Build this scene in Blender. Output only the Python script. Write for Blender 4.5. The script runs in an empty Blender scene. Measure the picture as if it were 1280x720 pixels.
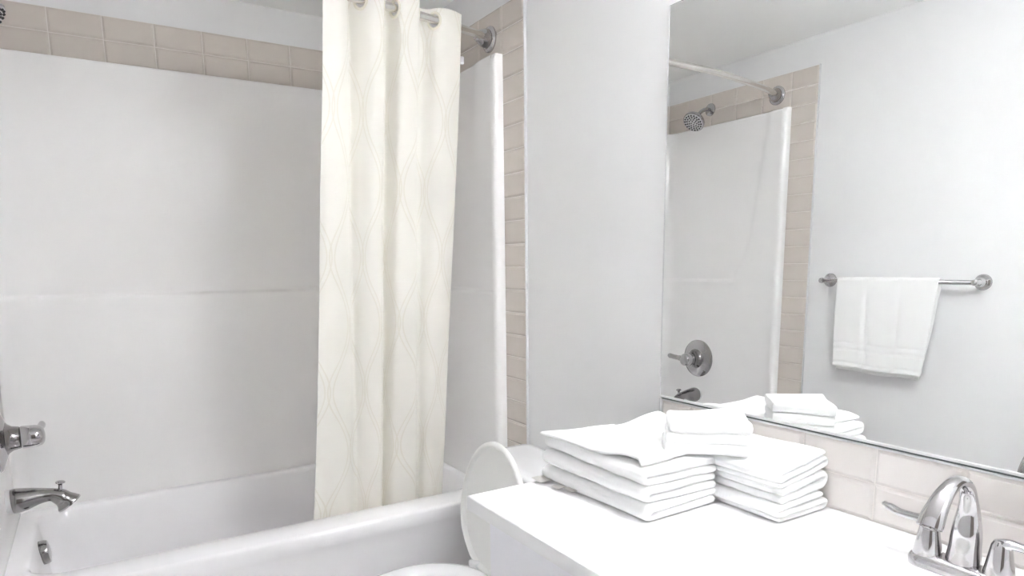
import bpy, bmesh, math, random
from mathutils import Vector, Matrix, noise

scn = bpy.context.scene
PI = math.pi
W = 1.52            # wall to wall across the tub
# ---------------------------------------------------------------- camera
cam_d = bpy.data.cameras.new('camera')
cam = bpy.data.objects.new('camera', cam_d)
scn.collection.objects.link(cam)
CX, CY, CZ = 0.298, -2.748, 1.336
YAW, PIT, ROL = (math.radians(a) for a in (32.229, 9.098, -0.598))
fw = Vector((math.sin(YAW) * math.cos(PIT), math.cos(YAW) * math.cos(PIT), -math.sin(PIT)))
rt = Vector((math.cos(YAW), -math.sin(YAW), 0))
up = rt.cross(fw)
r2 = rt * math.cos(ROL) + up * math.sin(ROL)
u2 = -rt * math.sin(ROL) + up * math.cos(ROL)
M = Matrix((r2, u2, -fw)).transposed().to_4x4()
M.translation = (CX, CY, CZ)
cam.matrix_world = M
cam_d.sensor_width = 36
cam_d.lens = 836.7 / 1280 * 36
cam_d.shift_x = -4.4 / 1280
cam_d.shift_y = 105.5 / 1280
cam_d.clip_start = 0.02
scn.camera = cam
# ---------------------------------------------------------------- world, exposure
world = bpy.data.worlds.new('world')
scn.world = world
world.use_nodes = True
world.node_tree.nodes['Background'].inputs[0].default_value = (0.9, 0.95, 1, 1)
world.node_tree.nodes['Background'].inputs[1].default_value = 0.3
scn.view_settings.view_transform = 'Standard'
scn.view_settings.look = 'None'
scn.view_settings.gamma = 1
scn.view_settings.use_curve_mapping = False
scn.view_settings.exposure = 3.13
scn.cycles.use_adaptive_sampling = False
scn.cycles.diffuse_bounces = 10
scn.cycles.max_bounces = 14
BULB = 14.0         # emission of the bulbs in the vanity light
SHADE = 4.0         # glow of its frosted glass shades

# ---------------------------------------------------------------- materials
def srgb(r, g, b):
    f = lambda c: (c / 255 / 12.92) if c / 255 <= .04045 else ((c / 255 + .055) / 1.055) ** 2.4
    return (f(r), f(g), f(b), 1)

def mat(name, col, rough=.5, metal=0, spec=.5, bump=None, var=0, coat=0, sheen=0, transl=0):
    m = bpy.data.materials.new(name); m.use_nodes = True
    nt = m.node_tree; n = nt.nodes; b = n['Principled BSDF']
    b.inputs['Base Color'].default_value = col
    b.inputs['Roughness'].default_value = rough
    b.inputs['Metallic'].default_value = metal
    b.inputs['Specular IOR Level'].default_value = spec
    b.inputs['Coat Weight'].default_value = coat
    b.inputs['Coat Roughness'].default_value = .05
    b.inputs['Sheen Weight'].default_value = sheen
    tc = n.new('ShaderNodeTexCoord')
    if var:
        t = n.new('ShaderNodeTexNoise'); t.inputs['Scale'].default_value = 6; t.inputs['Detail'].default_value = 3
        nt.links.new(tc.outputs['Object'], t.inputs['Vector'])
        mx = n.new('ShaderNodeMix'); mx.data_type = 'RGBA'
        mx.inputs['A'].default_value = tuple(c * (1 - var) for c in col[:3]) + (1,)
        mx.inputs['B'].default_value = tuple(min(1, c * (1 + var)) for c in col[:3]) + (1,)
        nt.links.new(t.outputs['Fac'], mx.inputs['Factor']); nt.links.new(mx.outputs['Result'], b.inputs['Base Color'])
    if bump:
        sc, st, di = bump
        t = n.new('ShaderNodeTexNoise'); t.inputs['Scale'].default_value = sc; t.inputs['Detail'].default_value = 2
        nt.links.new(tc.outputs['Object'], t.inputs['Vector'])
        bp = n.new('ShaderNodeBump'); bp.inputs['Strength'].default_value = st; bp.inputs['Distance'].default_value = di
        nt.links.new(t.outputs['Fac'], bp.inputs['Height']); nt.links.new(bp.outputs['Normal'], b.inputs['Normal'])
    if transl:
        tr = n.new('ShaderNodeBsdfTranslucent'); tr.inputs['Color'].default_value = col
        ms = n.new('ShaderNodeMixShader'); ms.inputs[0].default_value = transl
        nt.links.new(b.outputs[0], ms.inputs[1]); nt.links.new(tr.outputs[0], ms.inputs[2])
        nt.links.new(ms.outputs[0], n['Material Output'].inputs['Surface'])
    return m

def emit(name, col, s):
    m = bpy.data.materials.new(name); m.use_nodes = True
    b = m.node_tree.nodes['Principled BSDF']
    b.inputs['Base Color'].default_value = col
    b.inputs['Emission Color'].default_value = col
    b.inputs['Emission Strength'].default_value = s
    return m

MT = dict(
    wall=mat('grey wall paint', srgb(229, 229, 230), .55, bump=(180, .08, .001), var=.01),
    ceil=mat('white ceiling paint', srgb(247, 247, 246), .8, bump=(120, .1, .001)),
    floor=mat('grey vinyl floor', srgb(215, 212, 208), .4, var=.06),
    tile=mat('greige glazed tile', srgb(211, 203, 196), .12, var=.025, bump=(14, .05, .004)),
    stile=mat('pale greige glazed tile', srgb(219, 214, 211), .15, var=.02, bump=(14, .05, .004)),
    grout=mat('pale grout', srgb(226, 221, 217), .8, bump=(300, .2, .001)),
    trim=mat('white plastic trim', srgb(208, 208, 210), .35),
    acryl=mat('white gelcoat', srgb(245, 244, 244), .09, bump=(3.0, .06, .02)),
    tub=mat('white tub enamel', srgb(247, 246, 248), .12, bump=(4, .03, .01)),
    china=mat('white vitreous china', srgb(238, 238, 240), .1),
    seat=mat('white toilet seat plastic', srgb(238, 238, 236), .3),
    chrome=mat('polished chrome', (.56, .55, .56, 1), .05, 1),
    nickel=mat('satin chrome', (.34, .33, .33, 1), .12, 1),
    dark=mat('dark rubber', (.03, .03, .03, 1), .5),
    brass=mat('old chrome rod', (.76, .74, .71, 1), .14, 1),
    mirror=mat('mirror silver', (.93, .94, .935, 1), 0, 1),
    medge=mat('mirror edge glass', (.12, .14, .14, 1), .1),
    towel=mat('white terry cloth', srgb(244, 244, 244), .95, spec=.1, bump=(900, .5, .002), sheen=.3),
    label=mat('satin care label', srgb(196, 194, 190), .35),
    laminate=mat('white laminate', srgb(240, 240, 241), .22, bump=(40, .03, .001)),
    cab=mat('white painted cabinet', srgb(238, 238, 243), .4),
    door=mat('grey brown door darkened for reflections', srgb(132, 125, 119), .4),  # unseen door, darkened for the dark streaks it reflects into chrome and surround
    basin=mat('white basin', srgb(226, 226, 224), .12),
    ring=mat('cream plastic ring', srgb(240, 236, 222), .35),
    sleeve=mat('white plastic sleeve', srgb(225, 225, 226), .3),
    shade=emit('glowing frosted glass', (.985, .99, 1, 1), SHADE),
    bulb=emit('lit frosted bulb', (.985, .99, 1, 1), BULB),
)

def curtain_material():
    m = bpy.data.materials.new('cream embroidered curtain'); m.use_nodes = True
    nt = m.node_tree; n = nt.nodes; L = nt.links; b = n['Principled BSDF']
    col = srgb(251, 250, 246)
    b.inputs['Base Color'].default_value = col; b.inputs['Roughness'].default_value = .6
    b.inputs['Sheen Weight'].default_value = .2
    uv = n.new('ShaderNodeUVMap'); sep = n.new('ShaderNodeSeparateXYZ'); L.new(uv.outputs[0], sep.inputs[0])
    def mth(op, a, c=None):
        x = n.new('ShaderNodeMath'); x.operation = op
        for i, q in enumerate((a, c)):
            if q is None: continue
            if isinstance(q, (int, float)): x.inputs[i].default_value = q
            else: L.new(q, x.inputs[i])
        return x.outputs[0]
    # metres along the cloth: wavy stitched lines that swing against each other
    s = mth('SINE', mth('MULTIPLY', sep.outputs[1], 2 * PI / .42))
    hs = []
    for k, (ph, sg) in enumerate(((0, 1), (.014, 1), (.075, -1), (.089, -1))):
        q = mth('ADD', mth('ADD', sep.outputs[0], ph), mth('MULTIPLY', s, .034 * sg))
        fr = mth('ABSOLUTE', mth('SUBTRACT', mth('FRACT', mth('DIVIDE', q, .15)), .5))
        hs.append(mth('LESS_THAN', fr, .013))
    h = mth('MAXIMUM', mth('MAXIMUM', hs[0], hs[1]), mth('MAXIMUM', hs[2], hs[3]))
    bp = n.new('ShaderNodeBump'); bp.inputs['Strength'].default_value = 1.0; bp.inputs['Distance'].default_value = .004
    mx = n.new('ShaderNodeMix'); mx.data_type = 'RGBA'
    mx.inputs['A'].default_value = col; mx.inputs['B'].default_value = srgb(241, 238, 230)
    L.new(h, mx.inputs['Factor']); L.new(mx.outputs['Result'], b.inputs['Base Color'])
    L.new(h, bp.inputs['Height']); L.new(bp.outputs['Normal'], b.inputs['Normal'])
    tr = n.new('ShaderNodeBsdfTranslucent'); tr.inputs['Color'].default_value = srgb(251, 247, 238)
    ms = n.new('ShaderNodeMixShader'); ms.inputs[0].default_value = .3
    L.new(b.outputs[0], ms.inputs[1]); L.new(tr.outputs[0], ms.inputs[2])
    L.new(ms.outputs[0], n['Material Output'].inputs['Surface'])
    return m
MT['curtain'] = curtain_material()

# ---------------------------------------------------------------- helpers
COL = scn.collection
ABS = {}

def abs_loc(o):
    v = Vector((0, 0, 0))
    while o:
        v += o.location; o = o.parent
    return v

def obj(name, bm, m, parent=None, smooth=True, origin=None, angle=None):
    """link a bmesh built in world coordinates as one object"""
    me = bpy.data.meshes.new(name)
    bmesh.ops.recalc_face_normals(bm, faces=bm.faces)
    bm.to_mesh(me); bm.free()
    for p in me.polygons: p.use_smooth = smooth
    if smooth and angle: me.set_sharp_from_angle(angle=math.radians(angle))
    me.materials.append(MT[m] if isinstance(m, str) else m)
    o = bpy.data.objects.new(name, me); COL.objects.link(o)
    if parent:
        me.transform(Matrix.Translation(-abs_loc(parent))); o.parent = parent
    else:
        if origin is None:
            xs = [v.co for v in me.vertices]
            lo = [min(c[i] for c in xs) for i in range(3)]; hi = [max(c[i] for c in xs) for i in range(3)]
            origin = ((lo[0] + hi[0]) / 2, (lo[1] + hi[1]) / 2, lo[2])
        me.transform(Matrix.Translation(-Vector(origin))); o.location = origin
    return o

def tag(o, label=None, cat=None, group=None, kind=None):
    if label: o['label'] = label
    if cat: o['category'] = cat
    if group: o['group'] = group
    if kind: o['kind'] = kind
    return o

def thing(name, loc, label, cat, group=None):
    o = bpy.data.objects.new(name, None); COL.objects.link(o); o.location = loc
    o.empty_display_size = .05
    return tag(o, label, cat, group)

def box(bm, a, b, bev=0, seg=2):
    vs = [bm.verts.new((x, y, z)) for x in (a[0], b[0]) for y in (a[1], b[1]) for z in (a[2], b[2])]
    fs = [(0, 1, 3, 2), (4, 6, 7, 5), (0, 4, 5, 1), (2, 3, 7, 6), (0, 2, 6, 4), (1, 5, 7, 3)]
    new = [bm.faces.new([vs[i] for i in f]) for f in fs]
    if bev:
        es = list({e for f in new for e in f.edges})
        bmesh.ops.bevel(bm, geom=es, offset=bev, segments=seg, profile=.5, affect='EDGES')
    return bm

def bx(a, b, bev=0, seg=2):
    return box(bmesh.new(), a, b, bev, seg)

def rings(bm, loops, close0=True, close1=True, cyc=True):
    rows = [[bm.verts.new(p) for p in lp] for lp in loops]
    n = len(rows[0])
    for a, b in zip(rows, rows[1:]):
        for i in range(n if cyc else n - 1):
            j = (i + 1) % n
            bm.faces.new((a[i], a[j], b[j], b[i]))
    if close0: bm.faces.new(rows[0][::-1])
    if close1: bm.faces.new(rows[-1])
    return bm

def frame(d):
    d = Vector(d).normalized()
    a = Vector((0, 0, 1)) if abs(d.z) < .9 else Vector((1, 0, 0))
    x = a.cross(d).normalized(); y = d.cross(x)
    return x, y, d

def lathe(bm, base, axis, prof, n=32, c0=True, c1=True):
    x, y, d = frame(axis); base = Vector(base)
    loops = [[base + d * h + (x * math.cos(2 * PI * i / n) + y * math.sin(2 * PI * i / n)) * r for i in range(n)] for r, h in prof]
    return rings(bm, loops, c0, c1)

def lt(base, axis, prof, n=32):
    return lathe(bmesh.new(), base, axis, prof, n)

def cr(pts, k=6):
    """Catmull-Rom through tuples"""
    P = [Vector(p) for p in pts]; P = [P[0] * 2 - P[1]] + P + [P[-1] * 2 - P[-2]]
    out = []
    for i in range(1, len(P) - 2):
        for j in range(k):
            t = j / k; a, b, c, d = P[i - 1:i + 3]
            out.append(.5 * (2 * b + (c - a) * t + (2 * a - 5 * b + 4 * c - d) * t * t + (3 * b - a - 3 * c + d) * t ** 3))
    out.append(P[-2].copy())
    return out

def tube(bm, pts, rad, n=16, side=None, caps=True):
    """sweep; rad per point is r or (r_side, r_other); side = fixed reference direction"""
    P = [Vector(p) for p in pts]; loops = []
    ref = None
    for i, p in enumerate(P):
        d = (P[min(i + 1, len(P) - 1)] - P[max(i - 1, 0)]).normalized()
        if side is not None:
            s = Vector(side); s = (s - d * s.dot(d)).normalized()
        else:
            if ref is None: ref = frame(d)[0]
            s = (ref - d * ref.dot(d)).normalized(); ref = s
        t = d.cross(s)
        r = rad[i] if isinstance(rad, (list, tuple)) else rad
        ra, rb = r if isinstance(r, (list, tuple)) else (r, r)
        loops.append([p + s * ra * math.cos(2 * PI * k / n) + t * rb * math.sin(2 * PI * k / n) for k in range(n)])
    return rings(bm, loops, caps, caps)

def lerp(a, b, t): return a + (b - a) * t
def sm(a, b, x):
    t = max(0, min(1, (x - a) / (b - a))); return t * t * (3 - 2 * t)

def rrect(x0, x1, y0, y1, r, z, k=8):
    out = []
    for cx, cy, a0 in ((x1 - r, y1 - r, 0), (x0 + r, y1 - r, 90), (x0 + r, y0 + r, 180), (x1 - r, y0 + r, 270)):
        for i in range(k + 1):
            a = math.radians(a0 + 90 * i / k)
            out.append(Vector((cx + r * math.cos(a), cy + r * math.sin(a), z)))
    return out

def grid(bm, rows, uvs=None, skip=None):
    vs = [[bm.verts.new(p) for p in r] for r in rows]
    lay = bm.loops.layers.uv.new('UVMap') if uvs else None
    for i in range(len(rows) - 1):
        for j in range(len(rows[0]) - 1):
            if skip and skip(i, j): continue
            f = bm.faces.new((vs[i][j], vs[i][j + 1], vs[i + 1][j + 1], vs[i + 1][j]))
            if lay:
                for lp, (a, b) in zip(f.loops, ((i, j), (i, j + 1), (i + 1, j + 1), (i + 1, j))):
                    lp[lay].uv = uvs[a][b]
    return bm

def solidify(o, t, off=0, sub=0):
    md = o.modifiers.new('thickness', 'SOLIDIFY'); md.thickness = t; md.offset = off
    if sub:
        s = o.modifiers.new('smooth', 'SUBSURF'); s.levels = sub; s.render_levels = sub
    return o

# ---------------------------------------------------------------- room shell
ZC = 2.293          # ceiling
YF = -3.06          # wall behind the camera
ZT1, ZT0 = 2.169, 2.0164
PITCH = .0763
YS, YI = -.889, -.757    # outer and inner edge of the tile strip beside the alcove
def struct(name, bm, m): return tag(obj(name, bm, m, smooth=False), kind='structure')
floor = struct('floor', bx((-.1, YF - .1, -.08), (W + .1, .1, 0)), 'floor')
ceiling = struct('ceiling', bx((-.1, YF - .1, ZC), (W + .1, .1, ZC + .08)), 'ceil')
wall_back = struct('wall_back', bx((-.1, 0, 0), (W + .1, .1, ZC)), 'wall')
wall_left = struct('wall_left', bx((-.1, YF, 0), (0, 0, ZC)), 'wall')
wall_right = struct('wall_right', bx((W, YF, 0), (W + .1, 0, ZC)), 'wall')
wall_front = struct('wall_front', bx((-.1, YF - .1, 0), (W + .1, YF, ZC)), 'wall')
door = struct('door_1', bx((.12, YF, .005), (.88, YF + .035, 2.03), .003), 'door')
obj('door_handle', tube(lt((.81, YF + .035, 1.0), (0, 1, 0), [(.026, 0), (.026, .006), (.012, .01), (.01, .05)], 20),
    [(.81, YF + .085, 1), (.77, YF + .088, 1), (.70, YF + .085, 1)], .009), 'nickel', door)
tag(struct('baseboard_left', bx((0, YF, 0), (.012, YS - .01, .09), .003), 'trim'))

# tiles: a chamfered slab, one mesh per size, each tile its own object
TM = {}
def tile_mesh(a, h, m):
    k = (round(a, 4), round(h, 4), m)
    if k not in TM:
        bm = bmesh.new(); c = .006; t = .0075; e = .0035
        lo = [(-a / 2, 0, -h / 2), (a / 2, 0, -h / 2), (a / 2, 0, h / 2), (-a / 2, 0, h / 2)]
        mid = [(x, -e, z) for x, y, z in lo]
        tp = [(x - math.copysign(c, x), -t, z - math.copysign(c, z)) for x, y, z in lo]
        rings(bm, [lo, mid, tp])
        me = bpy.data.meshes.new('tile'); bmesh.ops.recalc_face_normals(bm, faces=bm.faces); bm.to_mesh(me); bm.free()
        me.materials.append(MT[m]); TM[k] = me
    return TM[k]
rnd = random.Random(4)
def tiles(parent, plane, edges, zs, m='tile', off=.001):
    """plane: 'back' y=0, 'left' x=0, 'right' x=W; edges along the wall, zs row edges"""
    g = .0022
    for a0, a1 in zip(edges, edges[1:]):
        for z0, z1 in zip(zs, zs[1:]):
            me = tile_mesh(abs(a1 - a0) - g, z1 - z0 - g, m)
            o = bpy.data.objects.new('tile', me); COL.objects.link(o); o.parent = parent
            c = (a0 + a1) / 2; z = (z0 + z1) / 2
            if plane == 'back': p = (c, -off, z); r = 0
            elif plane == 'left': p = (off, c, z); r = PI / 2
            else: p = (W - off, c, z); r = -PI / 2
            o.location = Vector(p) - parent.location
            o.rotation_euler = (rnd.uniform(-.004, .004), 0, r + rnd.uniform(-.004, .004))
upz = [ZT0, ZT0 + PITCH, ZT1]
xe = [0.009, .1105] + [.1105 + .1525 * k for k in range(1, 10)] + [W - .009]
tiles(wall_back, 'back', xe, upz)
obj('grout', bx((0, -.004, ZT0 - .03), (W, .0, ZT1)), 'grout', wall_back, False)
ye = [YI + .1525 * k for k in range(5)] + [-.009]
colz = [ZT1 - PITCH * k for k in range(28, -1, -1)]
colz[0] = 0.002 if colz[0] < .002 else colz[0]
for w, side in ((wall_left, 'left'), (wall_right, 'right')):
    tiles(w, side, ye, upz)
    tiles(w, side, [YS, YI], colz)
    x0, x1 = (0, .004) if side == 'left' else (W - .004, W)
    bm = bx((x0, YI, ZT0 - .03), (x1, 0, ZT1)); box(bm, (x0, YS, 0), (x1, YI, ZT1))
    obj('grout', bm, 'grout', w, False)
    x0, x1 = (0, .010) if side == 'left' else (W - .010, W)
    obj('tile_trim', bx((x0, YS - .005, 0), (x1, YS - .0015, ZT1 + .002), .001), 'trim', w, False)
# backsplash under the mirror
ZK = .848
MZ0, MZ1, MY0, MY1 = .998, 1.935, -1.517, YF + .06
be = [-1.524] + [-1.6245 - .1528 * k for k in range(9)]
be = [b for b in be if b > YF + .01] + [YF + .004]
tiles(wall_right, 'right', be, [ZK + .001, .9215, MZ0 - .007], 'stile')
obj('grout', bx((W - .004, YF, ZK), (W, -1.523, MZ0 - .002)), 'grout', wall_right, False)
obj('tile_trim', bx((W - .010, -1.523, ZK), (W, -1.516, MZ0 - .001), .0015), 'trim', wall_right, False)
obj('tile_trim', bx((W - .009, YF, MZ0 - .0075), (W, -1.516, MZ0 - .0035), .001), 'trim', wall_right, False)

# ---------------------------------------------------------------- mirror
mr = thing('wall_mirror', (W, (MY0 + MY1) / 2, MZ0), 'large frameless rectangular mirror on the wall above the tiled backsplash', 'mirror')
obj('glass_edge', bx((W - .006, MY1, MZ0 - .0035), (W - .0005, MY0, MZ1)), 'medge', mr, False)
obj('mirror_glass', bx((W - .0068, MY1, MZ0 + .0010), (W - .0058, MY0 - .0015, MZ1 - .0015)), 'mirror', mr, False)
obj('edge_channel', bx((W - .0098, MY1, MZ0 + .0005), (W - .0066, MY0 - .0015, MZ0 + .0055), .0006), 'trim', mr, False)
obj('side_channel', bx((W - .0075, MY0 - .0005, MZ0), (W - .0002, MY0 + .0025, MZ1), .0006), 'trim', mr, False)

# ---------------------------------------------------------------- tub and surround
ZR = .536
tb = thing('bathtub', (W / 2, -.38, 0), 'white alcove bathtub with straight apron below the surround', 'bathtub')
def tub_loops():
    L = []
    o = lambda d, z, r: rrect(.002 + d, W - .002 - d, -.782 + d, -.006 - d, r, z)
    L += [o(.012, 0, .01), o(.012, .06, .01), o(.010, ZR - .09, .01), o(.003, ZR - .055, .012), o(0, ZR - .045, .014), o(0, ZR - .012, .016), o(.004, ZR - .003, .018), o(.012, ZR, .02)]
    i = lambda x0, x1, y0, y1, r, z: rrect(x0, x1, y0, y1, r, z)
    L += [i(.075, W - .075, -.672, -.075, .10, ZR), i(.081, W - .081, -.664, -.081, .10, ZR - .003), i(.088, W - .088, -.657, -.088, .10, ZR - .014),
          i(.098, W - .11, -.648, -.098, .11, ZR - .07), i(.115, W - .16, -.635, -.112, .12, .33), i(.135, W - .23, -.62, -.128, .13, .21),
          i(.17, W - .30, -.595, -.155, .13, .165), i(.23, W - .36, -.55, -.2, .12, .150), i(.45, W - .55, -.42, -.33, .04, .146)]
    return L
t_sh = obj('tub_shell', rings(bmesh.new(), tub_loops(), True, True), 'tub', tb, angle=60)
ov = obj('overflow_plate', lt((.083, -.30, .468), (1, 0, .12), [(.036, .0), (.0375, .006), (.0375, .026), (.034, .034), (.02, .037), (.004, .0375)], 32), 'nickel', tb, angle=35)
obj('overflow_gasket', lt((.070, -.30, .468), (1, 0, .12), [(.040, 0), (.040, .014)], 28), 'sleeve', tb, angle=35)
obj('drain', lt((.32, -.375, .149), (0, 0, 1), [(.036, 0), (.036, .003), (.03, .005), (.01, .006)], 24), 'chrome', tb, angle=35)

sr = thing('shower_surround', (W / 2, -.38, ZR), 'glossy white moulded shower surround with a horizontal ledge line', 'surround')
def surround_grid():
    R = .055; xi = .032; xl = .016; yb = -.028; y0 = YI + .012
    path = []      # (point, inward normal, along-side param)
    n1 = 40
    for k in range(n1): path.append((Vector((xl, lerp(y0, yb - R, k / n1), 0)), Vector((1, 0, 0))))
    for k in range(9):
        a = PI - PI / 2 * k / 8
        path.append((Vector((xl + R + R * math.cos(a), yb - R + R * math.sin(a), 0)), Vector((-math.cos(a), -math.sin(a), 0))))
    n2 = 60
    for k in range(1, n2): path.append((Vector((lerp(xl + R, W - xi - R, k / n2), yb, 0)), Vector((0, -1, 0))))
    for k in range(9):
        a = PI / 2 - PI / 2 * k / 8
        path.append((Vector((W - xi - R + R * math.cos(a), yb - R + R * math.sin(a), 0)), Vector((-math.cos(a), -math.sin(a), 0))))
    for k in range(1, n1 + 1): path.append((Vector((W - xi, lerp(yb - R, y0, k / n1), 0)), Vector((-1, 0, 0))))
    zs = [ZR - .004, ZR + .004, ZR + .012, ZR + .025, ZR + .05] + [ZR + .05 + (1.225 - ZR - .05) * k / 10 for k in range(1, 11)]
    zs += [1.232, 1.239, 1.243, 1.247, 1.2505, 1.254, 1.258, 1.264, 1.272, 1.285, 1.30, 1.32] + [1.32 + (2.008 - 1.32) * k / 26 for k in range(1, 27)] + [2.0135, ZT0 + .0015]
    rows = []
    for z in zs:
        row = []
        for p, nrm in path:
            low = 1 - sm(1.240, 1.256, z)
            y = p.y
            crease = lerp(-.500, -.665, sm(1.25, 1.45, z) * .35 + max(0, (z - 1.25) / .75) * .65)
            flare = 1 - sm(crease, crease + (.012 if p.x < .7 else .09), y) if abs(nrm.x) > .5 else 0
            if p.x > .7: flare *= sm(1.6, 1.95, z)
            off = max(low, flare) * .011 + .010 * (1 - sm(ZR, ZR + .05, z))
            if z > 2.012: off -= .004 * sm(2.012, ZT0 + .0015, z)
            row.append(p + nrm * off + Vector((0, 0, z)))
        rows.append(row)
    return rows
pn = obj('wall_panel', grid(bmesh.new(), surround_grid()), 'acryl', sr)
for s in (0, 1):
    # rounded front lip of the moulding, from the rim up to the tile band
    bm = bmesh.new()
    prof = [(0.009, .0), (.009, -.012), (.030, -.014), (.040, -.010), (.0445, .0), (.045, .014)]
    prof = [(a, YI + b + .004) for a, b in prof]
    loops = []
    for z in [ZR - .002, 1.0, 1.5, 1.97, 1.985, 1.997, 2.006, 2.012, ZT0 + .001]:
        sh = .009 * sm(1.975, ZT0 + .001, z) ** 2
        loops.append([(min(a, max(.009, .045 - sh)), y, z) for a, y in prof] + [(.009, YI + .018, z)])
    loops = [[(x if s == 0 else W - x, y, z) for x, y, z in lp] for lp in loops]
    obj('front_lip', rings(bm, loops), 'acryl', sr, angle=50)

# ---------------------------------------------------------------- shower fittings on the left wall
YV = -.285
ZV = .838
vl = thing('shower_valve', (.03, YV, ZV), 'chrome shower valve with round plate and lever on the end wall of the surround', 'valve')
obj('escutcheon', lt((.0255, YV, ZV), (1, 0, 0), [(.098, 0), (.098, .004), (.094, .008), (.075, .014), (.058, .020), (.052, .022)], 48), 'chrome', vl, angle=40)
obj('hub', lt((.046, YV, ZV), (1, 0, 0), [(.052, 0), (.044, .006), (.037, .016), (.034, .030), (.0335, .034)], 40), 'nickel', vl, angle=40)
obj('hub_joint', lt((.079, YV, ZV), (1, 0, 0), [(.031, 0), (.031, .006)], 28), 'dark', vl)
bm = lt((.083, YV, ZV), (1, 0, 0), [(.033, 0), (.0345, .003), (.0335, .036), (.030, .050), (.022, .057), (.008, .0595), (.002, .060)], 40)
tube(bm, cr([(.112, YV + .012, ZV + .003), (.118, YV + .045, ZV + .004), (.126, YV + .080, ZV + .008), (.132, YV + .115, ZV + .013)], 4), [(.013, .015)] * 5 + [(.010, .0125)] * 5 + [(.010, .013)] * 2 + [(.006, .007)], 14)
obj('lever', bm, 'chrome', vl, angle=45)

sp = thing('tub_spout', (.03, YV, .64), 'chrome tub spout with diverter knob under the shower valve', 'spout')
ZS = .645
path = cr([(.040, YV, ZS - .002), (.070, YV, ZS + .000), (.105, YV, ZS + .003), (.138, YV, ZS + .001), (.160, YV, ZS - .010), (.174, YV, ZS - .024), (.183, YV, ZS - .036)], 6)
NP = len(path)
def prof(t, pts):
    for (t0, v0), (t1, v1) in zip(pts, pts[1:]):
        if t <= t1: return lerp(v0, v1, sm(t0, t1, t))
    return pts[-1][1]
rads = [(prof(i / (NP - 1), [(0, .037), (.05, .038), (.5, .0225), (.75, .025), (1, .029)]), prof(i / (NP - 1), [(0, .037), (.05, .038), (.5, .0205), (.72, .026), (1, .037)])) for i in range(NP)]
obj('spout_body', tube(bmesh.new(), path, rads, 28, side=(0, 1, 0)), 'nickel', sp, angle=50)
md = (path[-1] - path[-4]).normalized(); mx, my = Vector((0, 1, 0)), md.cross(Vector((0, 1, 0)))
loops = [[path[-1] + md * h + mx * r * .029 / .037 * math.cos(2 * PI * k / 28) + my * r * math.sin(2 * PI * k / 28) for k in range(28)] for r, h in ((.0372, -.003), (.0375, .0015), (.034, .002), (.031, -.002), (.02, -.003))]
obj('spout_mouth', rings(bmesh.new(), loops), 'chrome', sp, angle=40)
obj('sleeve', lt((.012, YV, ZS - .002), (1, 0, 0), [(.0345, 0), (.0345, .030)], 28), 'sleeve', sp, angle=40)
obj('diverter_knob', lt((.163, YV, ZS + .008), (0.08, 0, 1), [(.006, 0), (.0055, .020), (.0085, .024), (.0135, .027), (.0135, .030), (.009, .033), (.002, .034)], 20), 'chrome', sp, angle=40)

sh = thing('shower_fitting', (.01, -.296, 2.096), 'round chrome shower head on a short bent arm in the tile band', 'shower head')
obj('arm_flange', lt((.008, -.296, 2.096), (1, 0, 0), [(.031, 0), (.030, .005), (.022, .011), (.013, .014)], 32), 'chrome', sh, angle=40)
obj('arm', tube(bmesh.new(), cr([(.012, -.296, 2.096), (.045, -.296, 2.094), (.075, -.296, 2.080), (.098, -.296, 2.060)], 6), .0095, 16), 'chrome', sh)
HD = Vector((.70, -.12, -.71)).normalized(); HB = Vector((.094, -.296, 2.064))
obj('ball_joint', lt(HB, HD, [(.006, -.004), (.014, .0), (.0165, .008), (.014, .016), (.013, .022)], 24), 'chrome', sh)
bd = obj('head_shell', lt(HB + HD * .018, HD, [(.013, 0), (.020, .008), (.039, .018), (.050, .024), (.054, .030), (.054, .040), (.051, .043)], 40), 'chrome', sh, angle=40)
obj('spray_face', lt(HB + HD * .0612, HD, [(.0495, 0), (.048, .002), (.002, .003)], 40), mat('grey spray plate', srgb(215, 215, 215), .3), bd, angle=40)
hx, hy, hz = frame(HD)
bm = bmesh.new()
for rr, nn, sz in ((.042, 18, .0042), (.031, 14, .0038), (.020, 9, .0034), (.009, 4, .003)):
    for k in range(nn):
        q = 2 * PI * k / nn
        c = HB + HD * .0632 + (hx * math.cos(q) + hy * math.sin(q)) * rr
        lathe(bm, c, HD, [(sz, 0), (sz, .0035), (sz * .6, .0042)], 8)
nz = obj('nozzles', bm, 'dark', bd); nz['kind'] = 'stuff'

# ---------------------------------------------------------------- curtain rod
ZROD, YROD, BOW = 2.083, -.690, .122
def rod_y(x): return YROD - BOW * (1 - ((x - W / 2) / (W / 2)) ** 2)
rod = thing('curtain_rod', (W / 2, YROD, ZROD), 'curved chrome shower rod spanning the alcove between two round flanges', 'curtain rod')
obj('rod_tube', tube(bmesh.new(), [(x, rod_y(x), ZROD) for x in [.03 + (W - .06) * k / 60 for k in range(61)]], .0125, 20), 'brass', rod)
for s in (0, 1):
    bx0 = .008 if s == 0 else W - .008
    d = Vector((1 if s == 0 else -1, -.28, 0))
    fl = obj('flange', lt((bx0, YROD + .004, ZROD), (1 if s == 0 else -1, 0, 0), [(.041, -.001), (.041, .006), (.038, .010), (.031, .013), (.030, .018), (.024, .022)], 40), 'chrome', rod, angle=35)
    obj('flange_cup', lt((bx0 + (.014 if s == 0 else -.014), YROD + .002, ZROD), d, [(.030, -.002), (.029, .014), (.024, .028), (.019, .040), (.0165, .048), (.0135, .050)], 32), 'chrome', fl, angle=35)

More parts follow.
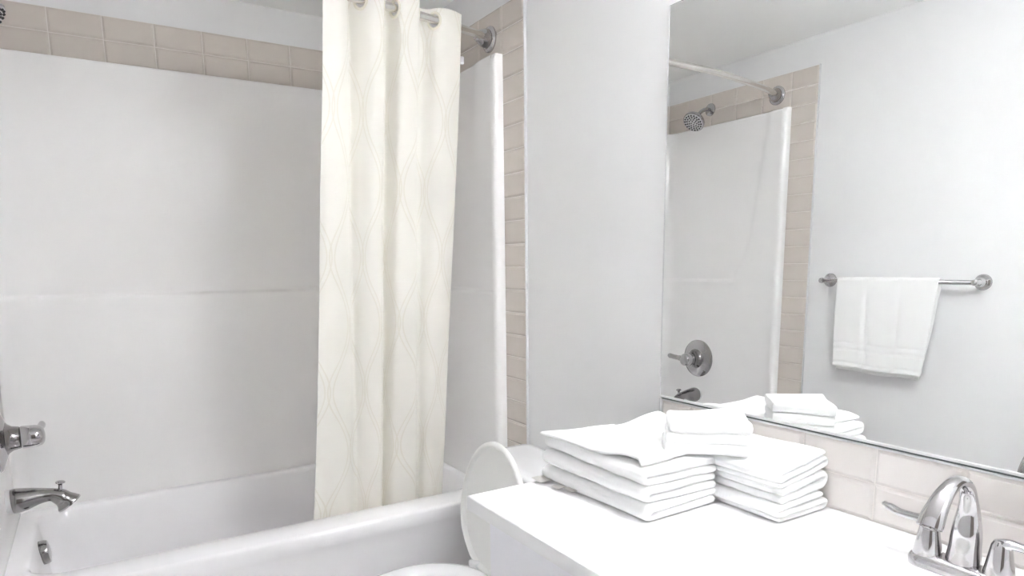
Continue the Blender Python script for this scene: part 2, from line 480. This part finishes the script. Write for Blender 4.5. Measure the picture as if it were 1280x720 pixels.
# ---------------------------------------------------------------- shower curtain
# (x at the rod, offset from rod, x at the tub rim, offset there)
CP = [(.905, -.030, .850, -.018), (.925, -.036, .872, -.026), (.955, -.034, .915, -.022), (.985, .000, .965, -.010), (.996, .032, 1.003, .016),
      (1.020, .004, 1.020, -.006), (1.050, -.034, 1.048, -.020), (1.085, -.026, 1.075, -.016), (1.108, .026, 1.094, .024), (1.122, .026, 1.104, .020), (1.142, -.032, 1.120, -.020),
      (1.175, -.040, 1.165, -.024), (1.203, -.030, 1.205, -.012), (1.216, .014, 1.226, .014), (1.240, .028, 1.236, .012), (1.262, .016, 1.244, -.008),
      (1.280, -.010, 1.262, -.018), (1.305, -.026, 1.280, -.016), (1.335, -.027, 1.297, -.012), (1.353, -.024, 1.310, -.006), (1.368, -.019, 1.320, .000)]
NU = 26
top_c = cr([(a, b, 0) for a, b, c, d in CP], NU // 2)
bot_c = cr([(c, d, 0) for a, b, c, d in CP], NU // 2)
ZTOP, ZBOT = 2.116, .40
zs = [ZTOP - .003 * k for k in range(26)] + [ZTOP - .078 - (ZTOP - .078 - ZBOT) * (k / 90) for k in range(91)]
arc = [0]
for a, b in zip(top_c, top_c[1:]): arc.append(arc[-1] + (b - a).length)
rows, uvs = [], []
for z in zs:
    t = (ZTOP - z) / (ZTOP - .53)
    row = []; uvr = []
    for j, (a, b) in enumerate(zip(top_c, bot_c)):
        te = min(1.08, t)
        x = lerp(a.x, b.x, te ** 1.25)
        wob = noise.noise(Vector((arc[j] * 3.2, z * 1.7, 3.1))) * .012 * sm(0, .25, t)
        x += noise.noise(Vector((arc[j] * 2.2 + 9, z * 1.3, 7.7))) * .008 * sm(.1, .4, t)
        y = lerp(rod_y(a.x), -.612, te) + lerp(a.y, b.y, te) + wob
        row.append(Vector((x, y, z))); uvr.append((arc[j], z))
    rows.append(row); uvs.append(uvr)
# holes for the rings where the cloth crosses the rod
RINGS = []
for j in range(1, len(top_c)):
    p, q = top_c[j - 1].y, top_c[j].y
    if p * q < 0: RINGS.append((j, top_c[j].x, q > p))
holes = [(arc[j], ZROD - .002) for j, x, _ in RINGS]
RH = .0205
def skip(i, j):
    u = (arc[j] + arc[j + 1]) / 2; z = (zs[i] + zs[i + 1]) / 2
    return any((u - a) ** 2 + (z - b) ** 2 < RH ** 2 for a, b in holes)
cu = thing('shower_curtain', (1.13, -.70, .40), 'cream fabric shower curtain with stitched waves, gathered at one end of the rod', 'shower curtain')
cl = solidify(obj('curtain_cloth', grid(bmesh.new(), rows, uvs, skip), MT['curtain'], cu), .0016)
def on_cloth(u, z):
    j = max(k for k in range(len(arc)) if arc[k] <= max(u, 0)); j = min(j, len(arc) - 2)
    f = (u - arc[j]) / (arc[j + 1] - arc[j])
    i = min(range(len(zs)), key=lambda q: abs(zs[q] - z))
    p = rows[i][j].lerp(rows[i][j + 1], f); p.z = z
    d = (rows[i][j + 1] - rows[i][j]).normalized()
    return p, Vector((d.y, -d.x, 0)).normalized()
for j, x, _ in RINGS:
    bm = bmesh.new(); loops = []
    for k in range(41):
        a = 2 * PI * k / 40; lp = []
        for rr, h in ((.0185, -.0026), (.0180, 0), (.0185, .0026), (.0225, .0034), (.0262, .0022), (.0270, 0), (.0262, -.0022), (.0225, -.0034)):
            p, nn = on_cloth(arc[j] + rr * math.cos(a), ZROD - .002 + rr * math.sin(a)); lp.append(p + nn * h)
        loops.append(lp)
    obj('curtain_ring', rings(bm, loops, False, False), 'ring', cu)
# top header band, side hem, small snap tab at the free edge
def patch(u0, u1, z0, z1, h, nu=40, nz=10, m='curtain'):
    bm = bmesh.new(); rr = []
    for i in range(nz + 1):
        z = lerp(z1, z0, i / nz); r = []
        for k in range(nu + 1):
            p, nn = on_cloth(lerp(u0, u1, k / nu), z); r.append(p + nn * h)
        rr.append(r)
    return grid(bm, rr)
uend = arc[-1]
bm = bmesh.new()
zz = [ZTOP - .004 - (ZTOP - .01 - ZBOT) * k / 60 for k in range(61)]
e = []
for z in zz:
    p, nn = on_cloth(uend - .0005, z)
    d = Vector((-nn.y, nn.x, 0))
    e.append((p, nn, d))
grid(bm, [[p + Vector((.002, .004, 0)), p + Vector((.007, .014, 0)), p + Vector((.004, .032, 0))] for p, nn, d in e])
obj('liner_edge', bm, 'ring', cu)
solidify(cu.children[-1], .002)
p, nn = on_cloth(uend - .001, 1.985)
obj('snap_tab', bx(p + Vector((.000, .000, -.012)), p + Vector((.016, .012, .012)), .003), 'trim', cu)

# ---------------------------------------------------------------- towel bar and hand towel on the left wall
ZB = 1.258
tbar = thing('towel_bar', (0, -1.3, ZB), 'chrome towel bar between two round wall posts', 'towel bar')
for y in (-.998, -1.592):
    po = obj('post', lt((0, y, ZB), (1, 0, 0), [(.029, 0), (.029, .006), (.026, .011), (.019, .015), (.0135, .022), (.011, .034), (.011, .060), (.0115, .066), (.010, .073), (.004, .076)], 32), 'chrome', tbar, angle=35)
obj('bar', tube(bmesh.new(), [(.066, -.995, ZB), (.066, -1.3, ZB), (.066, -1.595, ZB)], .0085, 16), 'chrome', tbar)
def drape():
    rws = []
    nv = 48
    pr = []   # (x, z, s) profile: back bottom, over the bar, front bottom; s<0 behind
    for k in range(46): pr.append((.0525, lerp(.884, ZB, k / 45), -1 + k / 45))
    for k in range(1, 12):
        a = PI - PI * k / 12; pr.append((.066 + .0135 * math.cos(a), ZB + .0135 * math.sin(a), 0))
    for k in range(61): pr.append((.0795, lerp(ZB, .902, k / 60), k / 60))
    for x, z, s in pr:
        r = []
        d = (ZB - z) / .36
        for j in range(nv + 1):
            t = j / nv
            ya = -1.078; yb = lerp(-1.478, -1.446, max(0, d))
            if s < 0: yb += .014 * d
            y = lerp(ya, yb, t) + .004 * math.sin(d * 5 + t * 3) * max(0, d)
            xx = x
            if s > 0:
                for c in (.33, .66): xx -= .0065 * math.exp(-((t - c - .02 * d) / .022) ** 2) * min(1, d * 3)
                xx += .004 * d * math.sin(t * 6 + .5)
                for b0, b1 in ((.70, .715), (.775, .79), (.93, .94)):
                    xx -= .0034 * sm(b0 - .006, b0, d) * (1 - sm(b1, b1 + .006, d))
            zz = z - .006 * max(0, d) * t + .003 * max(0, d) * math.sin(t * 9)
            r.append((max(xx, .012), y, zz))
        rws.append(r)
    return rws
tw = solidify(obj('hand_towel', grid(bmesh.new(), drape()), 'towel'), .0055, 0, 1)
tag(tw, 'white hand towel with banded hem hanging folded over the towel bar', 'towel')

# ---------------------------------------------------------------- toilet
TY = -1.093
tl = thing('toilet', (1.2, TY, 0), 'white toilet with its lid raised, between bathtub and vanity cabinet', 'toilet')
def egg(xb, xf, hw, z, n=40):
    out = []
    L = xb - xf
    for k in range(n):
        a = 2 * PI * k / n; c = math.cos(a)
        out.append((xb - L * .42 + (L * .42 * c if c > 0 else L * .58 * c), TY + hw * math.sin(a) * (1 if c < 0 else 1 - .10 * c * c), z))
    return out
obj('bowl', rings(bmesh.new(), [egg(1.24, .98, .10, 0), egg(1.23, .98, .095, .05), egg(1.20, .96, .09, .14), egg(1.20, .87, .13, .26), egg(1.215, .805, .175, .35), egg(1.22, .79, .182, .385), egg(1.21, .80, .172, .395), egg(1.17, .85, .12, .394), egg(1.13, .90, .09, .30), egg(1.05, .98, .03, .25)]), 'china', tl)
obj('base_block', bx((1.15, TY - .12, .25), (1.45, TY + .12, .385), .03, 4), 'china', tl)
obj('tank', bx((1.315, TY - .185, .37), (1.512, TY + .185, .705), .03, 4), 'china', tl)
tlid = bmesh.new()
def tl_loop(d, z):
    out = []
    for p in rrect(1.296 + d, 1.516 - d, TY - .195 + d, TY + .195 - d, .025, z, 6):
        bow = .018 * (1 - ((p.y - TY) / .195) ** 2) if p.x < 1.4 else 0
        out.append((p.x - bow, p.y, p.z))
    return out
rings(tlid, [tl_loop(.006, .702), tl_loop(0, .708), tl_loop(0, .728), tl_loop(.004, .737), tl_loop(.014, .742), tl_loop(.04, .744)])
obj('tank_lid', tlid, 'china', tl, angle=60)
obj('flush_lever', tube(lt((1.316, TY + .13, .66), (-1, 0, 0), [(.014, 0), (.014, .01)], 20), [(1.302, TY + .13, .66), (1.298, TY + .09, .655), (1.298, TY + .05, .648)], .006, 10), 'chrome', tl)
st = bmesh.new()
outer = lambda d, z: egg(1.235 - d, .775 + d, .188 - d, z)
rings(st, [outer(.008, .397), outer(0, .402), outer(0, .412), outer(.006, .418), outer(.02, .421), outer(.045, .420), outer(.062, .412), outer(.066, .397), outer(.008, .397)], False, False)
obj('seat', st, 'china', tl, angle=60)
for s in (-1, 1):
    obj('hinge', bx((1.218, TY + s * .075 - .02, .395), (1.256, TY + s * .075 + .02, .432), .008, 3), 'china', tl)
# raised lid: egg outline, shallow dish facing the room, leaning back on the tank
def lid_loop(inset, depth, n=56):
    out = []
    for k in range(n):
        a = 2 * PI * k / n; s = math.sin(a); c = math.cos(a)
        hgt = .408; lo = .17
        v = lo + (s * (hgt - lo) if s > 0 else s * lo)
        wdt = .188 * (1 if s > 0 else 1 - .22 * s * s)
        ww = math.copysign(abs(c) ** (1 if s > 0 else .62), c) * wdt
        f = 1 - inset / .19
        ww *= f; v = lo + (v - lo) * f
        x = 1.238 + .038 * (v / .408) + depth
        out.append((x, TY + ww, .410 + v))
    return out
obj('lid', rings(bmesh.new(), [lid_loop(.03, .012), lid_loop(.004, .008), lid_loop(0, .002), lid_loop(0, -.006), lid_loop(.003, -.010), lid_loop(.009, -.010), lid_loop(.0125, -.006), lid_loop(.016, .002), lid_loop(.05, .003), lid_loop(.12, .003)]), 'seat', tl, angle=60)

# ---------------------------------------------------------------- vanity cabinet and countertop
YE = -1.524          # toilet end of the counter
XF = .943
cab = thing('vanity_cabinet', (1.25, -2.29, 0), 'white vanity cabinet with flat doors beside the toilet', 'cabinet')
XA, XB, YA, YB, ZA, ZBD = .988, W - .004, YF + .004, YE - .035, .09, ZK - .034
for a, b in (((XA, YB - .016, ZA), (XB, YB, ZBD)), ((XA, YA, ZA), (XB, YA + .016, ZBD))):
    obj('side_panel', bx(a, b, .001), 'cab', cab, False)
obj('bottom_panel', bx((XA, YA + .016, ZA), (XB, YB - .016, ZA + .016)), 'cab', cab, False)
obj('back_panel', bx((XB - .008, YA + .016, ZA + .016), (XB, YB - .016, ZBD)), 'cab', cab, False)
obj('front_rail', bx((XA, YA + .016, ZBD - .05), (XA + .018, YB - .016, ZBD)), 'cab', cab, False)
obj('toe_kick', bx((1.05, YF + .004, 0), (W - .004, YE - .04, .09)), 'cab', cab, False)
dy = [YE - .047, -2.035, -2.505, YF + .015]
for a, b in zip(dy, dy[1:]):
    d = obj('door', bx((.970, b + .002, .11), (.988, a - .002, ZK - .047), .002), 'cab', cab, False)
    obj('handle', tube(bmesh.new(), [(.970, b + .04, .70), (.945, b + .04, .70), (.945, b + .04, .60), (.970, b + .04, .60)], .005, 10), 'nickel', d)

ct = thing('countertop', (1.23, -2.29, ZK - .034), 'white laminate vanity countertop with round moulded sink', 'countertop')
SX, SY, SA, SB = 1.19, -2.272, .182, .180
def el(f, z, dx=0):
    return [(SX + dx + SA * f * math.cos(2 * PI * k / 96), SY + SB * f * math.sin(2 * PI * k / 96), z) for k in range(96)]
def rect_ring(x0, x1, y0, y1, z):
    out = []
    corners = [(x1, y1), (x0, y1), (x0, y0), (x1, y0)]
    angs = [2 * PI * k / 96 for k in range(96)]
    pts = []
    for a in angs:
        c, s = math.cos(a), math.sin(a)
        t = min(((x1 - SX) / c if c > 1e-9 else 9e9), ((x0 - SX) / c if c < -1e-9 else 9e9), ((y1 - SY) / s if s > 1e-9 else 9e9), ((y0 - SY) / s if s < -1e-9 else 9e9))
        pts.append([SX + c * t, SY + s * t, z])
    for cx, cy in corners:      # snap the nearest sample to each corner
        i = min(range(96), key=lambda q: (pts[q][0] - cx) ** 2 + (pts[q][1] - cy) ** 2); pts[i] = [cx, cy, z]
    return pts
X1, Y0 = W - .002, YF + .002
bm = bmesh.new()
rr = lambda d, z: rect_ring(XF + d, X1, Y0, YE - d, z)
rings(bm, [el(1, ZK - .03), rr(.003, ZK - .033), rr(0, ZK - .031), rr(0, ZK - .002), rr(.002, ZK), el(1.03, ZK), el(1.0, ZK - .002), el(.99, ZK - .006)], False, False)
obj('slab', bm, 'laminate', ct, angle=30)
bs = obj('sink_basin', rings(bmesh.new(), [el(1.0, ZK - .0045), el(.965, ZK - .012), el(.93, ZK - .03), el(.87, ZK - .065), el(.74, ZK - .10), el(.5, ZK - .125), el(.2, ZK - .135), el(.1, ZK - .137)], False, True), 'basin', ct)
obj('drain', lt((SX, SY, ZK - .139), (0, 0, 1), [(.023, 0), (.023, .006), (.018, .007), (.004, .009)], 28), 'chrome', bs, angle=40)

# ---------------------------------------------------------------- faucet
FX, FY = 1.413, -2.284
fc = thing('sink_faucet', (FX, FY, ZK), 'polished chrome two-handle faucet with high arched spout behind the sink', 'faucet')
def stadium(d, z, hl=.078, hw=.027, n=16):
    out = []
    for s in (1, -1):
        for k in range(n + 1):
            a = (0 if s == 1 else PI) + PI * k / n
            out.append((FX + (hw - d) * math.cos(a), FY + s * (hl - hw) + (hw - d) * math.sin(a), z))
    return out
obj('base_plate', rings(bmesh.new(), [stadium(0, ZK), stadium(0, ZK + .010), stadium(.003, ZK + .016), stadium(.008, ZK + .020), stadium(.018, ZK + .022)]), 'chrome', fc, angle=50)
spp = cr([(FX + .004, FY, ZK + .016), (FX + .006, FY, ZK + .06), (FX + .006, FY, ZK + .105), (FX - .006, FY, ZK + .142), (FX - .036, FY, ZK + .160), (FX - .072, FY, ZK + .150), (FX - .098, FY, ZK + .126), (FX - .112, FY, ZK + .104)], 6)
n = len(spp)
rad = [(prof(i / (n - 1), [(0, .0255), (.12, .0225), (.40, .0122), (.6, .0118), (1, .0185)]), prof(i / (n - 1), [(0, .020), (.12, .018), (.42, .0098), (.6, .0085), (1, .0115)])) for i in range(n)]
spo = obj('spout', tube(bmesh.new(), spp, rad, 28, side=(0, 1, 0)), 'chrome', fc, angle=60)
obj('aerator', lt(spp[-1] + Vector((.002, 0, .004)), (spp[-1] - spp[-3]), [(.0105, 0), (.0105, .007), (.006, .0075)], 20), 'nickel', spo, angle=40)
obj('lift_rod', lt((FX + .024, FY, ZK + .02), (0, 0, 1), [(.0025, 0), (.0025, .05), (.005, .053), (.005, .062), (.002, .065)], 12), 'chrome', fc, angle=40)
for s in (1, -1):
    hy0 = FY + s * .051
    h = obj('handle', lt((FX, hy0, ZK + .018), (0, 0, 1), [(.0215, 0), (.0210, .004), (.0175, .025), (.0145, .044), (.0135, .050), (.0105, .056), (.003, .059)], 32), 'chrome', fc, angle=40)
    lv = cr([(FX - .001, hy0 - s * .004, ZK + .066), (FX, hy0 + s * .010, ZK + .072), (FX + .003, hy0 + s * .032, ZK + .071), (FX + .008, hy0 + s * .056, ZK + .070), (FX + .012, hy0 + s * .082, ZK + .076)], 5)
    rad = [(lerp(.011, .0095, sm(0, .5, i / 20)) if i < 19 else .006, lerp(.010, .0062, sm(0, .5, i / 20)) if i < 19 else .004) for i in range(21)]
    obj('lever', tube(bmesh.new(), lv, rad, 16, side=(1, 0, 0)), 'chrome', h)

# ---------------------------------------------------------------- folded towels on the counter
def folded(name, cx, cy, ang, lx, ly, z0, t, layers, seed, label, cat='towel', group=None, lift=None, taper=.0, fold0=-1):
    """sheet zig-zag folded: the profile runs in local x/z, extruded along local y"""
    th = t / layers
    prof = []
    h = lx / 2
    sgn = -fold0
    for k in range(layers):
        z = th * (k + .5)
        ends = (sgn * (h - th * .6), -sgn * (h - th * .6))
        N = 14
        for i in range(N + 1):
            e = lerp(ends[0], ends[1], i / N); prof.append((e, z))
        if k < layers - 1:
            for a in (1, 2, 3):
                q = -PI / 2 + PI * a / 4
                prof.append((ends[1] + math.copysign(th * .5 * math.cos(q), -sgn), z + th * .5 + th * .5 * math.sin(q)))
        sgn = -sgn
    ny = 22
    ca, sa = math.cos(ang), math.sin(ang)
    rows = []
    for j in range(ny + 1):
        v = j / ny; r = []
        for i, (px, pz) in enumerate(prof):
            k = pz / t
            px2 = px + .006 * noise.noise(Vector((seed * 7.3, k * 2.5 + v * 1.1, .5))) + .003 * noise.noise(Vector((v * 4, k * 4, seed + .3)))
            yy = lerp(-ly / 2, ly / 2, v)
            ed = .006 * noise.noise(Vector((seed * 3.1 + 4, k * 3.3, px * 5)))
            yy += ed * (1 if v < .5 else -1) * abs(2 * v - 1) ** 3 - taper * 0
            zz = pz + (.0034 * noise.noise(Vector((px * 14, yy * 11, seed)))) * sm(0, .3, k)
            X = cx + px2 * ca - yy * sa; Y = cy + px2 * sa + yy * ca
            zz = z0 + zz
            if lift: zz += lift(px / h, 2 * v - 1, k)
            r.append((X, Y, zz))
        rows.append(r)
    o = obj(name, grid(bmesh.new(), rows), 'towel')
    solidify(o, th * .97, 0, 2)
    return tag(o, label, cat, group)

ZC0 = ZK + .0015
# bath towel stack, long side towards the room
lw = ['lowest', 'middle', 'top']
base = []
for k in range(3):
    o = folded('bath_towel', 1.252 + .004 * (k - 1), -1.690 + .003 * k, math.radians(2.5 - 1.5 * k), .208, .335, ZC0 + .033 * k, .0335, 2, k + 1,
               ['white folded bath towel lying on the countertop, bottom of the stack with the labels', 'white folded bath towel in the middle of the stack with the labels',
                'white folded bath towel, topmost full towel under the loose turned-up cloth'][k], group='stack of bath towels by the toilet',
               lift=(lambda a, b, c, k=k: .003 * k * (1 - a) * .3 + .004 * k * b * .4))
    base.append(o)
for (y, x, w, l, dz) in ((-1.540, 1.142, .040, .030, .005), (-1.600, 1.146, .026, .026, .002), (-1.640, 1.150, .030, .024, .006)):
    bm = bmesh.new()
    grid(bm, [[(x + .03, y - w / 2, ZK + .0065), (x + .012, y - w / 2, ZK + .006), (x - l * .4, y - w / 2, ZK + .004 + dz), (x - l, y - w / 2, ZK + .003 + dz)],
              [(x + .03, y + w / 2, ZK + .0065), (x + .012, y + w / 2, ZK + .006), (x - l * .4, y + w / 2, ZK + .004 + dz), (x - l, y + w / 2, ZK + .003 + dz)]])
    solidify(obj('care_label', bm, 'label', base[0], False), .0008)

# loose cloth over the left stack, one corner turned up
def cloth(name, corners, nx, ny, fz, th, label, group=None):
    (a, b, c, d) = [Vector(p) for p in corners]
    rows = []
    for j in range(ny + 1):
        v = j / ny; r = []
        for i in range(nx + 1):
            u = i / nx
            p = a.lerp(b, u).lerp(d.lerp(c, u), v)
            r.append(p + fz(u, v))
        rows.append(r)
    o = obj(name, grid(bmesh.new(), rows), 'towel')
    solidify(o, th, 0, 1)
    return tag(o, label, 'towel', group)
def fz(u, v):
    z = .004 * noise.noise(Vector((u * 3.2, v * 4.2, 2.2))) + .0015 * noise.noise(Vector((u * 9, v * 9, 5.2)))
    z += .024 * sm(.6, 1, u) * sm(.25, .9, v)
    d = max(0, 1 - (u / .22)) * sm(.0, .06, v) * (1 - sm(.18, .34, v))          # turned-up edge
    tip = max(0, 1 - u / .25) * max(0, (v - .8) / .2)                          # drawn-out far corner
    return Vector((.014 * d - .012 * tip, .006 * math.sin(v * 7) * (1 - u), z + .012 * d + .004 * tip))
ZT = ZC0 + .1005
cloth('washcloth', ((1.150, -1.838, ZT + .006), (1.352, -1.815, ZT + .006), (1.440, -1.590, ZT + .007), (1.146, -1.522, ZT + .005)), 30, 34, fz, .0085,
      'white loose cloth with one turned-up edge lying over the stack with the labels')

# second stack against the backsplash
for k in range(3):
    folded('hand_towel', 1.425, -1.812 + .004 * (k - 1), math.radians(-1 + 1.5 * k), (.150 + .004 * k), .37, ZC0 + .035 * k, .0355, 2 if k == 1 else 3, k + 11,
           ['white folded towel lying on the countertop, bottom of the stack against the backsplash', 'white folded towel in the middle of the stack against the backsplash',
            'white folded towel on top of the stack against the backsplash'][k], group='stack of towels against the backsplash', fold0=1,
           lift=(lambda a, b, c, k=k: .0075 * (k + c) * (a * .55) + .0015 * (k + c)))
# small folded cloths bridging the two stacks
for k in range(3):
    folded('washcloth', 1.358, -1.808, math.radians(-43.5), .196 - .003 * k, .135, ZC0 + .1065 + .0222 * k, .0232, 1, k + 21,
           ['white folded washcloth bridging the two towel stacks, lowest of three', 'white folded washcloth, middle of the three bridging the towel stacks',
            'white folded washcloth, topmost of the three bridging the towel stacks'][k], group='washcloths across the stacks',
           lift=(lambda a, b, c, k=k: .0022 * (k + 1) * (a * a - .5) + .004 * b * a + .003 * math.sin(a * 2.6 + .6)))

# ---------------------------------------------------------------- lamps
LZ = 2.045
vl = thing('vanity_light', (W, -2.27, LZ), 'chrome vanity light bar with four upturned frosted glass shades above the mirror', 'light')
obj('backplate', bx((W - .03, -2.67, LZ - .045), (W - .001, -1.87, LZ + .045), .006, 3), 'chrome', vl, angle=40)
for k in range(4):
    y = -2.57 + .2 * k
    obj('arm', tube(bmesh.new(), cr([(W - .02, y, LZ), (W - .07, y, LZ - .012), (W - .105, y, LZ - .006), (W - .11, y, LZ + .012)], 5), .008, 12), 'chrome', vl)
    obj('shade', lt((W - .11, y, LZ + .008), (0, 0, 1), [(.012, 0), (.030, .004), (.038, .03), (.046, .07), (.058, .112), (.060, .118), (.056, .115), (.043, .07), (.035, .032), (.026, .008), (.012, .006)], 36), 'shade', vl)
    obj('bulb', lt((W - .11, y, LZ + .030), (0, 0, 1), [(.012, 0), (.014, .015)] + [(.026 * math.sin(q), .045 - .026 * math.cos(q)) for q in [PI * i / 12 for i in range(3, 12)]] + [(.002, .071)], 24), 'bulb', vl)
